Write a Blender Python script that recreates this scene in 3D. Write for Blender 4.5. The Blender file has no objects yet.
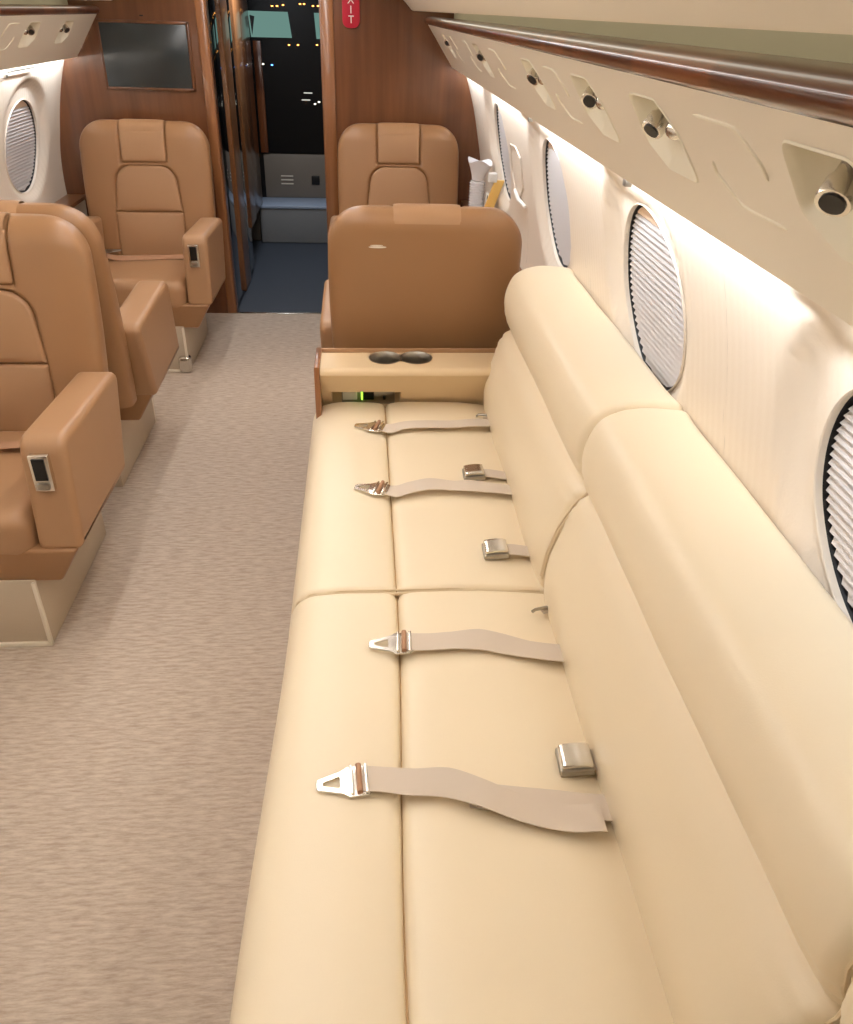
import bpy, bmesh, math, random
from mathutils import Vector, Matrix
random.seed(4)
scene = bpy.context.scene
COL = scene.collection
PI = math.pi
sin, cos, sqrt = math.sin, math.cos, math.sqrt

# ------------------------------------------------------------------ materials
def lin(c):
    out = []
    for v in c:
        v /= 255.0
        out.append(v / 12.92 if v <= .04045 else ((v + .055) / 1.055) ** 2.4)
    return (*out, 1.0)

def mat(name, rgb, rough=.5, metal=0, coat=0, bump=None, var=None, spec=.5, sheen=0, trans=0):
    m = bpy.data.materials.new(name); m.use_nodes = True
    nt = m.node_tree; b = nt.nodes['Principled BSDF']
    b.inputs['Base Color'].default_value = lin(rgb)
    b.inputs['Roughness'].default_value = rough
    b.inputs['Metallic'].default_value = metal
    b.inputs['Coat Weight'].default_value = coat
    b.inputs['Coat Roughness'].default_value = .06
    b.inputs['Specular IOR Level'].default_value = spec
    b.inputs['Sheen Weight'].default_value = sheen
    b.inputs['Transmission Weight'].default_value = trans
    tc = nt.nodes.new('ShaderNodeTexCoord')
    def noise(scale, detail=3, stretch=(1, 1, 1)):
        mp = nt.nodes.new('ShaderNodeMapping'); mp.inputs['Scale'].default_value = stretch
        nt.links.new(tc.outputs['Object'], mp.inputs['Vector'])
        n = nt.nodes.new('ShaderNodeTexNoise'); n.inputs['Scale'].default_value = scale; n.inputs['Detail'].default_value = detail
        nt.links.new(mp.outputs['Vector'], n.inputs['Vector'])
        return n
    if var:      # (rgb2, scale, stretch, lo, hi)
        n = noise(var[1], 5, var[2])
        r = nt.nodes.new('ShaderNodeValToRGB')
        r.color_ramp.elements[0].position = var[3]; r.color_ramp.elements[1].position = var[4]
        r.color_ramp.elements[0].color = lin(rgb); r.color_ramp.elements[1].color = lin(var[0])
        nt.links.new(n.outputs['Fac'], r.inputs['Fac'])
        nt.links.new(r.outputs['Color'], b.inputs['Base Color'])
    if bump:     # (scale, strength, stretch, distance)
        n = noise(bump[0], 4, bump[2])
        bp = nt.nodes.new('ShaderNodeBump'); bp.inputs['Strength'].default_value = bump[1]; bp.inputs['Distance'].default_value = bump[3]
        nt.links.new(n.outputs['Fac'], bp.inputs['Height'])
        nt.links.new(bp.outputs['Normal'], b.inputs['Normal'])
    return m

def emit(name, rgb, s):
    m = bpy.data.materials.new(name); m.use_nodes = True
    nt = m.node_tree; nt.nodes.clear()
    e = nt.nodes.new('ShaderNodeEmission'); e.inputs['Color'].default_value = lin(rgb); e.inputs['Strength'].default_value = s
    o = nt.nodes.new('ShaderNodeOutputMaterial'); nt.links.new(e.outputs[0], o.inputs[0])
    return m

U = (1, 1, 1)
M = dict(
    cream=mat('cream_leather', (239, 223, 194), .37, bump=(420, .10, U, .002), spec=.45),
    cream_pipe=mat('cream_piping', (228, 208, 174), .45),
    tan=mat('tan_leather', (170, 131, 96), .40, bump=(380, .12, U, .002), spec=.45),
    tan2=mat('tan_leather_shell', (156, 116, 80), .36, bump=(380, .10, U, .002), spec=.45),
    console=mat('console_leather', (224, 198, 158), .45, bump=(420, .08, U, .002)),
    wood=mat('cherry_veneer', (98, 58, 34), .28, coat=.55, var=((126, 79, 48), 3.0, (7, 7, .45), .3, .75)),
    jamb=mat('cherry_solid', (156, 104, 64), .3, coat=.5, var=((132, 84, 50), 5.0, (9, 9, .4), .3, .7)),
    trim=mat('dark_gloss_veneer', (84, 42, 20), .3, coat=.55, spec=.3, var=((112, 62, 34), 2.2, (1, 2.2, 1), .47, .53)),
    psu=mat('panel_plastic', (232, 222, 204), .42),
    psu_in=mat('recess_plastic', (236, 228, 206), .4),
    wall=None, shell=mat('shell_plastic', (226, 214, 198), .38),
    ceil=mat('ceiling_liner', (236, 227, 210), .6),
    green=mat('cove_cloth', (208, 203, 182), .8),
    chrome=mat('brushed_chrome', (225, 222, 215), .22, metal=1),
    steel=mat('satin_steel', (170, 165, 155), .34, metal=1),
    dark=mat('black_plastic', (14, 13, 13), .4),
    web=mat('belt_webbing', (214, 199, 182), .75, bump=(900, .25, (1, 6, 1), .002), sheen=.2),
    web2=mat('tan_webbing', (176, 134, 104), .75),
    seam=mat('seam_thread', (150, 108, 70), .7),
    welt=mat('seam_welt', (196, 164, 124), .7), gap=mat('gasket_black', (22, 20, 20), .5),
    screen=mat('screen_glass', (52, 58, 60), .22, spec=.6),
    glass=mat('dark_mirror_glass', (12, 12, 13), .04, spec=.9, coat=1),
    vfloor=mat('slate_floor', (70, 76, 86), .5, bump=(60, .1, U, .002)),
    beige=mat('galley_laminate', (126, 115, 103), .5),
    greyb=mat('bench_fabric', (134, 134, 134), .8, bump=(30, .3, (1, 1, 4), .01)),
    bluetop=mat('bench_top', (170, 184, 205), .35),
    red=mat('sign_red', (196, 34, 58), .4), white=mat('white_paint', (244, 240, 232), .5),
    plastic=mat('white_plastic', (236, 236, 240), .3),
    yellow=mat('yellow_paper', (240, 196, 110), .6),
    green_led=emit('green_led', (150, 255, 60), 2.5),
    led=emit('cove_led', (244, 246, 255), 8.0), wash=emit('wall_wash_led', (246, 247, 255), 110.0), cove=emit('cove_fill_glow', (255, 248, 230), 1.9),
    ceil_led=emit('ceiling_led', (255, 250, 246), 11.0),
    teal=emit('lit_window', (130, 172, 162), .55),
    amber=emit('amber_lamp', (255, 170, 80), 5), wlamp=emit('white_lamp', (240, 235, 215), 5),
    wbar=emit('white_bar', (235, 235, 225), .7), blamp=emit('blue_lamp', (90, 150, 255), 5),
)
# carpet
def carpet():
    m = mat('carpet_loop', (176, 158, 140), .95, spec=.1)
    nt = m.node_tree; b = nt.nodes['Principled BSDF']; tc = nt.nodes.new('ShaderNodeTexCoord')
    mp = nt.nodes.new('ShaderNodeMapping'); mp.inputs['Scale'].default_value = (1, 5.5, 1)
    nt.links.new(tc.outputs['Object'], mp.inputs['Vector'])
    n = nt.nodes.new('ShaderNodeTexNoise'); n.inputs['Scale'].default_value = 20; n.inputs['Detail'].default_value = 6; n.inputs['Roughness'].default_value = .65
    nt.links.new(mp.outputs['Vector'], n.inputs['Vector'])
    r = nt.nodes.new('ShaderNodeValToRGB')
    r.color_ramp.elements[0].position = .34; r.color_ramp.elements[1].position = .64
    r.color_ramp.elements[0].color = lin((175, 157, 141)); r.color_ramp.elements[1].color = lin((207, 193, 177))
    nt.links.new(n.outputs['Fac'], r.inputs['Fac']); nt.links.new(r.outputs['Color'], b.inputs['Base Color'])
    bp = nt.nodes.new('ShaderNodeBump'); bp.inputs['Strength'].default_value = .5; bp.inputs['Distance'].default_value = .006
    nt.links.new(n.outputs['Fac'], bp.inputs['Height']); nt.links.new(bp.outputs['Normal'], b.inputs['Normal'])
    return m
M['carpet'] = carpet()
def ribwall():
    m = mat('ribbed_wall_fabric', (228, 214, 196), .5, spec=.4)
    nt = m.node_tree; b = nt.nodes['Principled BSDF']; tc = nt.nodes.new('ShaderNodeTexCoord')
    w = nt.nodes.new('ShaderNodeTexWave'); w.bands_direction = 'Y'; w.inputs['Scale'].default_value = 11; w.inputs['Distortion'].default_value = 0
    w.inputs['Detail Scale'].default_value = 2
    nt.links.new(tc.outputs['Object'], w.inputs['Vector'])
    n = nt.nodes.new('ShaderNodeTexNoise'); n.inputs['Scale'].default_value = 160
    nt.links.new(tc.outputs['Object'], n.inputs['Vector'])
    ad = nt.nodes.new('ShaderNodeMath'); ad.operation = 'ADD'
    nt.links.new(w.outputs['Fac'], ad.inputs[0]); nt.links.new(n.outputs['Fac'], ad.inputs[1])
    bp = nt.nodes.new('ShaderNodeBump'); bp.inputs['Strength'].default_value = .3; bp.inputs['Distance'].default_value = .002
    nt.links.new(ad.outputs[0], bp.inputs['Height']); nt.links.new(bp.outputs['Normal'], b.inputs['Normal'])
    return m
M['wall'] = ribwall()

# ------------------------------------------------------------------ mesh helpers
def obj(name, bm, m, parent=None, smooth=True, angle=40):
    me = bpy.data.meshes.new(name)
    bmesh.ops.recalc_face_normals(bm, faces=bm.faces[:])
    bm.to_mesh(me); bm.free()
    if isinstance(m, (list, tuple)):
        for q in m: me.materials.append(q)
    else: me.materials.append(m)
    for p in me.polygons: p.use_smooth = smooth
    if smooth:
        try: me.set_sharp_from_angle(angle=math.radians(angle))
        except Exception: pass
    o = bpy.data.objects.new(name, me); COL.objects.link(o)
    if parent: o.parent = parent
    return o

def tag(o, label=None, cat=None, group=None, kind=None):
    if label: o['label'] = label
    if cat: o['category'] = cat
    if group: o['group'] = group
    if kind: o['kind'] = kind
    return o

def thing(name, label, cat, loc=(0, 0, 0), rz=0, group=None):
    o = bpy.data.objects.new(name, None); COL.objects.link(o)
    o.location = loc; o.rotation_euler = (0, 0, rz); o.empty_display_size = .1
    return tag(o, label, cat, group)

def copy_tree(o, parent=None):
    c = o.copy(); COL.objects.link(c)
    if parent: c.parent = parent
    for ch in [x for x in bpy.data.objects if x.parent == o]:
        copy_tree(ch, c)
    return c

def box(bm, x0, x1, y0, y1, z0, z1, bev=0, seg=2):
    r = bmesh.ops.create_cube(bm, size=1)
    vs = r['verts']
    for v in vs:
        v.co = Vector(((x0 + x1) / 2 + v.co.x * (x1 - x0), (y0 + y1) / 2 + v.co.y * (y1 - y0), (z0 + z1) / 2 + v.co.z * (z1 - z0)))
    if bev:
        es = list({e for v in vs for e in v.link_edges})
        bmesh.ops.bevel(bm, geom=es, offset=bev, segments=seg, affect='EDGES', profile=.5)
    return bm

def B(*a, **k): return box(bmesh.new(), *a, **k)

def rbox(bm, x0, x1, y0, y1, z0, z1, r, n=8, puff=0, f=None):
    """rounded box: dense cube grid clamped to an inner box plus a radius; optional crown on the large faces"""
    cx, cy, cz = (x0 + x1) / 2, (y0 + y1) / 2, (z0 + z1) / 2
    hx, hy, hz = (x1 - x0) / 2, (y1 - y0) / 2, (z1 - z0) / 2
    cube = bmesh.new(); bmesh.ops.create_cube(cube, size=2)
    bmesh.ops.subdivide_edges(cube, edges=cube.edges[:], cuts=n * 2 - 1, use_grid_fill=True)
    mp = {}
    def remap(t, h):     # put more lines near the rounded ends
        a = abs(t); k = min(r / h, .98)
        a2 = (1 - k) * (a / .5) if a < .5 else (1 - k) + k * (a - .5) / .5
        return math.copysign(a2 * h, t) if t else 0.0
    for v in cube.verts:
        p = Vector((remap(v.co.x, hx), remap(v.co.y, hy), remap(v.co.z, hz)))
        q = Vector((max(-hx + r, min(hx - r, p.x)), max(-hy + r, min(hy - r, p.y)), max(-hz + r, min(hz - r, p.z))))
        d = p - q
        if d.length > 1e-9: p = q + d.normalized() * r * max(abs(d.x), abs(d.y), abs(d.z)) / r
        if puff:
            u = (1 - (p.x / hx) ** 2) * (1 - (p.y / hy) ** 2)
            p.z += puff * max(u, 0) * (1 if p.z > 0 else -1) * (abs(p.z) / hz)
        p += Vector((cx, cy, cz))
        if f: p = f(p)
        mp[v] = bm.verts.new(p)
    for fc in cube.faces: bm.faces.new([mp[v] for v in fc.verts])
    cube.free()
    return bm

def resample_round(pts, radii, seg=6):
    """closed polygon with each corner filleted"""
    out = []; n = len(pts)
    for i in range(n):
        p0, p, p1 = Vector(pts[i - 1]), Vector(pts[i]), Vector(pts[(i + 1) % n])
        r = radii[i] if isinstance(radii, (list, tuple)) else radii
        a = (p0 - p); b = (p1 - p)
        la, lb = a.length, b.length; a.normalize(); b.normalize()
        ang = a.angle(b)
        if r <= 1e-6 or ang > PI - .02: out.append(p); continue
        t = min(r / math.tan(ang / 2), la * .48, lb * .48)
        s, e = p + a * t, p + b * t
        for k in range(seg + 1):
            u = k / seg
            out.append((1 - u) ** 2 * s + 2 * u * (1 - u) * p + u * u * e)
    return out

def smooth_closed(pts, per=6):
    """Catmull-Rom through a closed list of 2D points"""
    n = len(pts); out = []
    P = [Vector(p) for p in pts]
    for i in range(n):
        p0, p1, p2, p3 = P[i - 1], P[i], P[(i + 1) % n], P[(i + 2) % n]
        for k in range(per):
            t = k / per
            out.append(.5 * ((2 * p1) + (p2 - p0) * t + (2 * p0 - 5 * p1 + 4 * p2 - p3) * t * t + (3 * p1 - p0 - 3 * p2 + p3) * t ** 3))
    return out

def normals2(poly):
    n = len(poly); area = sum(poly[i - 1].x * poly[i].y - poly[i].x * poly[i - 1].y for i in range(n))
    s = 1 if area > 0 else -1
    out = []
    for i in range(n):
        t = poly[(i + 1) % n] - poly[i - 1]
        if t.length < 1e-9: t = Vector((1, 0))
        t.normalize(); out.append(Vector((t.y, -t.x)) * s)
    return out

def prism(bm, poly, axis, a0, a1, r=.01, seg=4, f=None, mid=0):
    """sweep a closed 2D outline along an axis with rounded ends. axis 'y': (x,z); 'x': (y,z); 'z': (x,y)"""
    poly = [Vector(p) for p in poly]; N = normals2(poly)
    def co(p, a):
        v = {'x': Vector((a, p.x, p.y)), 'y': Vector((p.x, a, p.y)), 'z': Vector((p.x, p.y, a))}[axis]
        return f(v) if f else v
    st = []
    for k in range(seg + 1):
        th = PI / 2 * k / seg
        st.append((a0 + r * (1 - sin(th)), r * (1 - cos(PI / 2 - th)) if False else r * (1 - sin(th)) if False else r * (1 - sqrt(max(0, 1 - (1 - sin(th)) ** 2))) if False else r * (1 - sin(th)), th))
    st = [(a0 + r * (1 - cos(PI / 2 * k / seg)), r * (1 - sin(PI / 2 * k / seg))) for k in range(seg + 1)]
    mids = [(a0 + r + (a1 - a0 - 2 * r) * (k + 1) / (mid + 1), 0) for k in range(mid)]
    st = st + mids + [(a1 - (a - a0), o) for a, o in reversed(st)]
    rings = []
    if r > .004: st = [(a0, r * 1.2)] + st + [(a1, r * 1.2)]
    for a, o in st:
        rings.append([bm.verts.new(co(p - nn * o, a)) for p, nn in zip(poly, N)])
    n = len(poly)
    for q in range(len(rings) - 1):
        A, Bq = rings[q], rings[q + 1]
        for i in range(n):
            bm.faces.new((A[i], A[(i + 1) % n], Bq[(i + 1) % n], Bq[i]))
    bm.faces.new(rings[0]); bm.faces.new(rings[-1][::-1])
    return bm

def tube(bm, pts, rad, seg=8, caps=True):
    pts = [Vector(p) for p in pts]; rings = []
    up = None
    for i, p in enumerate(pts):
        t = (pts[min(i + 1, len(pts) - 1)] - pts[max(i - 1, 0)]).normalized()
        if up is None: up = t.orthogonal().normalized()
        up = (up - t * up.dot(t)).normalized(); s = t.cross(up)
        r = rad[i] if isinstance(rad, (list, tuple)) else rad
        rings.append([bm.verts.new(p + (up * cos(2 * PI * k / seg) + s * sin(2 * PI * k / seg)) * r) for k in range(seg)])
    for a, b in zip(rings, rings[1:]):
        for k in range(seg): bm.faces.new((a[k], a[(k + 1) % seg], b[(k + 1) % seg], b[k]))
    if caps: bm.faces.new(rings[0][::-1]); bm.faces.new(rings[-1])
    return bm

def ribbon(bm, pts, width, wdir, th=.0016):
    """strap: a strip through pts, width across wdir (one vector or one per point)"""
    pts = [Vector(p) for p in pts]
    fine = []
    for i in range(len(pts) - 1):
        p0, p1, p2, p3 = pts[max(i - 1, 0)], pts[i], pts[i + 1], pts[min(i + 2, len(pts) - 1)]
        for k in range(6):
            t = k / 6
            w = None
            fine.append((.5 * ((2 * p1) + (p2 - p0) * t + (2 * p0 - 5 * p1 + 4 * p2 - p3) * t * t + (3 * p1 - p0 - 3 * p2 + p3) * t ** 3), i + t))
    fine.append((pts[-1], len(pts) - 1))
    prev = None
    for p, u in fine:
        if isinstance(wdir, list):
            i = min(int(u), len(wdir) - 2); t = u - i
            w = (Vector(wdir[i]) * (1 - t) + Vector(wdir[i + 1]) * t).normalized()
        else: w = Vector(wdir).normalized()
        nrm = Vector((0, 0, th / 2))
        c = [bm.verts.new(p + w * width / 2 + nrm), bm.verts.new(p - w * width / 2 + nrm),
             bm.verts.new(p - w * width / 2 - nrm), bm.verts.new(p + w * width / 2 - nrm)]
        if prev:
            for k in range(4): bm.faces.new((prev[k], prev[(k + 1) % 4], c[(k + 1) % 4], c[k]))
        else: bm.faces.new(c)
        prev = c
    bm.faces.new(prev[::-1])
    return bm

def quad(bm, *p): return bm.faces.new([bm.verts.new(Vector(q)) for q in p])

# ------------------------------------------------------------------ cabin frame (aisle runs along +Y, floor z=0)
CX, CZ, R = -.5, .75, 1.2
YF = 4.95          # forward bulkhead
YB = -2.6          # aft end
def cyl(Y, deg, side=1, out=0):
    a = math.radians(deg); out += .042 * max(0, (deg - 13) / 18) ** 1.35
    return Vector((CX + side * (R + out) * cos(a), Y, CZ + (R + out) * sin(a)))

# floor ---------------------------------------------------------------
o = obj('floor', B(-1.6, .6, YB, YF, -.05, 0), M['carpet'], smooth=False); tag(o, kind='structure')

# side walls with oval window openings ----------------------------------
WA0, WA1 = -3.0, 31.0     # band of wall that holds the windows, degrees
RY, RA, WAC = .230, 10.1, 15.6
def win_out(Y, a, yc):
    """outward dish of the moulded surround around a window"""
    dy = (Y - yc) / (RY + .085); da = (a - WAC - 1.6) / (RA + 3.6)
    q = sqrt(dy * dy + da * da)
    t = max(0, min(1, (1.02 - q) / .18)); t = t * t * (3 - 2 * t)
    return .030 * t
def side_wall(name, side, wins, half=.535):
    bm = bmesh.new()
    def V(Y, a, o=0): return bm.verts.new(cyl(Y, a, side, o))
    ys = [YB]; cells = []
    for yc in sorted(wins): cells.append((yc - half, yc + half, yc))
    def strip(y0, y1, a0, a1, na, ny=1):
        g = [[V(y0 + (y1 - y0) * j / ny, a0 + (a1 - a0) * i / na) for i in range(na + 1)] for j in range(ny + 1)]
        for j in range(ny):
            for i in range(na): bm.faces.new((g[j][i], g[j + 1][i], g[j + 1][i + 1], g[j][i + 1]))
    strip(YB, YF + .0, -39.5, WA0, 16)
    y = YB
    for y0, y1, yc in cells:
        if y0 - y > 1e-5: strip(y, y0, WA0, WA1, 14)
        per = []
        n1, n2 = 26, 34
        for k in range(n1): per.append((y0 + (y1 - y0) * k / n1, WA0))
        for k in range(n2): per.append((y1, WA0 + (WA1 - WA0) * k / n2))
        for k in range(n1): per.append((y1 - (y1 - y0) * k / n1, WA1))
        for k in range(n2): per.append((y0, WA1 - (WA1 - WA0) * k / n2))
        rings = []
        ts = [0, .03, .08, .15, .22, .3, .38, .46, .55, .65, .75, .88, 1]
        for t in ts:
            ring = []
            for (py, pa) in per:
                th = math.atan2((pa - WAC) / RA, (py - yc) / RY)
                ey, ea = yc + RY * cos(th), WAC + RA * sin(th)
                Y, a = ey + (py - ey) * t, ea + (pa - ea) * t
                ring.append(V(Y, a, win_out(Y, a, yc)))
            rings.append(ring)
        n = len(per)
        for A, Bq in zip(rings, rings[1:]):
            for i in range(n): bm.faces.new((A[i], A[(i + 1) % n], Bq[(i + 1) % n], Bq[i]))
        # reveal into the hole
        deep = []
        for (py, pa) in per:
            th = math.atan2((pa - WAC) / RA, (py - yc) / RY)
            deep.append(V(yc + RY * .985 * cos(th), WAC + RA * .985 * sin(th), .075))
        for i in range(n): bm.faces.new((deep[i], deep[(i + 1) % n], rings[0][(i + 1) % n], rings[0][i]))
        y = y1
    if YF - y > 1e-5: strip(y, YF, WA0, WA1, 14)
    # closure above, behind the service panel
    prof = [cyl(0, WA1, side), Vector((CX + side * 1.066, 0, 1.43)), Vector((CX + side * 1.066, 0, 1.80))]
    for p, q in zip(prof, prof[1:]):
        quad(bm, (p.x, YB, p.z), (p.x, YF, p.z), (q.x, YF, q.z), (q.x, YB, q.z))
    o = obj(name, bm, M['wall'], angle=50); tag(o, kind='structure')
    return o
WR = [-.29, .775, 1.815, 2.885, 4.09]
side_wall('wall_right', 1, WR, .515)
WL = [1.24, 2.31, 3.38, 4.45]
WAC = 12.4
side_wall('wall_left', -1, WL, .518)

# windows: frame ring, pleated shade, plain header -------------------------
def ell(yc, t, k=1.0): return yc + RY * k * cos(t), WAC + RA * k * sin(t)
def make_window(n, yc, side, plain_low=False):
    root = bpy.data.objects.new('window_%d' % n, None); COL.objects.link(root)
    root.location = cyl(yc, WAC, side, .03); tag(root, kind='structure'); root['label'] = 'oval cabin window with a pleated shade in the %s wall' % ('right' if side > 0 else 'left')
    inv = -root.location
    # frame bead
    bm = bmesh.new(); pts = []
    N = 72
    def ringpt(t, k, out): y, a = ell(yc, t, k); return cyl(y, a, side, out) + inv
    prof = [(1.012, .029), (1.004, .024), (.994, .026), (.988, .036)]
    rings = [[bm.verts.new(ringpt(2 * PI * i / N, k, o_)) for i in range(N)] for k, o_ in prof]
    for A, Bq in zip(rings, rings[1:]):
        for i in range(N): bm.faces.new((A[i], A[(i + 1) % N], Bq[(i + 1) % N], Bq[i]))
    obj('frame', bm, M['shell'], root)
    # gasket: dark gap between frame and shade
    bm = bmesh.new()
    rings = [[bm.verts.new(ringpt(2 * PI * i / N, k, o_)) for i in range(N)] for k, o_ in [(.989, .035), (.975, .050), (.90, .062)]]
    for A, Bq in zip(rings, rings[1:]):
        for i in range(N): bm.faces.new((A[i], A[(i + 1) % N], Bq[(i + 1) % N], Bq[i]))
    obj('gasket', bm, M['gap'], root)
    # pleats
    bm = bmesh.new(); K = .955; rows = 25
    atop = WAC + RA * K * .86; abot = WAC - RA * K
    prev = None
    for i in range(rows):
        da = (atop - abot) / rows
        for fr, out in ((0.0, .0375), (.55, .0444)):
            a = abot + da * (i + fr)
            q = (a - WAC) / (RA * K); h = RY * K * sqrt(max(1e-5, 1 - q * q))
            row = [bm.verts.new(cyl(yc + h * (j / 12 * 2 - 1), a, side, out) + inv) for j in range(13)]
            if prev:
                for j in range(12): bm.faces.new((prev[j], prev[j + 1], row[j + 1], row[j]))
            prev = row
    obj('pleated_shade', bm, M['shade'], root, smooth=False)
    bm = bmesh.new(); prev = None
    for i in range(9):
        a = atop - .2 + (WAC + RA * K - atop + .2) * i / 8
        s = (a - WAC) / (RA * K); h = RY * K * sqrt(max(1e-5, 1 - s * s))
        row = [bm.verts.new(cyl(yc + h * (j / 12 * 2 - 1), a, side, .040) + inv) for j in range(13)]
        if prev:
            for j in range(12): bm.faces.new((prev[j], prev[j + 1], row[j + 1], row[j]))
        prev = row
    obj('shade_header', bm, M['header'], root, smooth=False)
    # backing pane beyond the shade
    bm = bmesh.new()
    c = bm.verts.new(cyl(yc, WAC, side, .080) + inv); rg = [bm.verts.new(ringpt(2 * PI * i / N, .99, .080)) for i in range(N)]
    for i in range(N): bm.faces.new((c, rg[i], rg[(i + 1) % N]))
    obj('pane', bm, M['glass'], root)
M['shade'] = mat('pleated_cloth', (208, 203, 200), .38, metal=.45, spec=.6)
M['header'] = mat('shade_header', (222, 196, 172), .5)
k = 1; WAC = 15.6
for yc in WR: make_window(k, yc, 1); k += 1
WAC = 12.4
for yc in WL: make_window(k, yc, -1); k += 1

# forward bulkhead ------------------------------------------------------
def bulk_piece(x0, x1, z0, z1):
    """cut of the bulkhead following the round hull"""
    pts = []
    n = 24
    xs = [x0 + (x1 - x0) * i / n for i in range(n + 1)]
    top = [(x, z1) for x in xs]; 
    return pts
bm = bmesh.new()
def hullx(z): return min(sqrt(max(0, 1.235 ** 2 - (z - CZ) ** 2)), 1.235)
for sgn, xin in ((-1, -.80), (1, -.20)):
    prev = None
    zs = [0, .2, .4, .6, .8, 1.0, 1.15, 1.3, 1.45, 1.6, 1.75, 1.9]
    for z in zs:
        xo = CX + sgn * (hullx(z) if z < 1.35 else 1.09)
        row = [bm.verts.new((xin, YF, z)), bm.verts.new((xo, YF, z)), bm.verts.new((xo, YF + .06, z)), bm.verts.new((xin, YF + .06, z))]
        if prev:
            for q in range(4): bm.faces.new((prev[q], prev[(q + 1) % 4], row[(q + 1) % 4], row[q]))
        else: bm.faces.new(row)
        prev = row
    bm.faces.new(prev)
box(bm, -.80, -.20, YF, YF + .06, 1.80, 1.9)
tag(obj('wall_front', bm, M['wood'], smooth=False), kind='structure')
# door casing
bm = B(-.208, -.142, YF - .012, YF + .07, 0, 1.82, bev=.004)
box(bm, -.216, -.206, YF + .01, YF + .10, 0, 1.82, bev=.003)
tag(obj('trim_1', bm, M['jamb']), kind='structure')
bm = B(-.858, -.805, YF - .012, YF + .02, 0, 1.82, bev=.008, seg=3)
box(bm, -.810, -.803, YF - .005, YF + .07, 0, 1.82, bev=.004)
tag(obj('trim_2', bm, M['jamb']), kind='structure')
tag(obj('wall_back', B(-1.75, .75, YB - .05, YB, 0, 1.9), M['wood'], smooth=False), kind='structure')
# threshold strip
tag(obj('trim_3', B(-.86, -.2, YF - .012, YF + .012, 0, .006, bev=.002), M['chrome']), kind='structure')

# ceiling ----------------------------------------------------------------
bm = bmesh.new()
for s in (1, -1):
    pr = [(0.0, 1.88), (.45, 1.88), (.58, 1.80), (.74, 1.682), (.772, 1.649), (.782, 1.645), (.795, 1.649), (.82, 1.70), (1.0, 1.80), (1.062, 1.80)]
    pr = [(CX + s * x, z) for x, z in pr]
    for p, q in zip(pr, pr[1:]):
        quad(bm, (p[0], YB, p[1]), (p[0], YF, p[1]), (q[0], YF, q[1]), (q[0], YB, q[1]))
bmesh.ops.remove_doubles(bm, verts=bm.verts[:], dist=.0001)
tag(obj('ceiling', bm, M['ceil'], angle=25), kind='structure')
# cove wall (greenish) + shelf behind the rail
for i, s in enumerate((1, -1)):
    bm = bmesh.new()
    pr = [(.885, 1.617), (1.0, 1.610), (1.0, 1.81)]
    pr = [(CX + s * x, z) for x, z in pr]
    for p, q in zip(pr, pr[1:]):
        quad(bm, (p[0], YB, p[1]), (p[0], YF, p[1]), (q[0], YF, q[1]), (q[0], YB, q[1]))
    tag(obj('trim_%d' % (4 + i), bm, M['green'], smooth=False), kind='structure')
    # glossy veneer rail
    pf = [(.862, 1.587), (.852, 1.591), (.846, 1.600), (.848, 1.611), (.858, 1.619), (.875, 1.622), (.90, 1.620), (.90, 1.581)]
    pf = [(CX + s * x, z) for x, z in pf]
    tag(obj('trim_%d' % (6 + i), prism(bmesh.new(), smooth_closed(pf, 3), 'y', YB, YF - .001, r=.001, seg=1), M['trim']), kind='structure')

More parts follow.
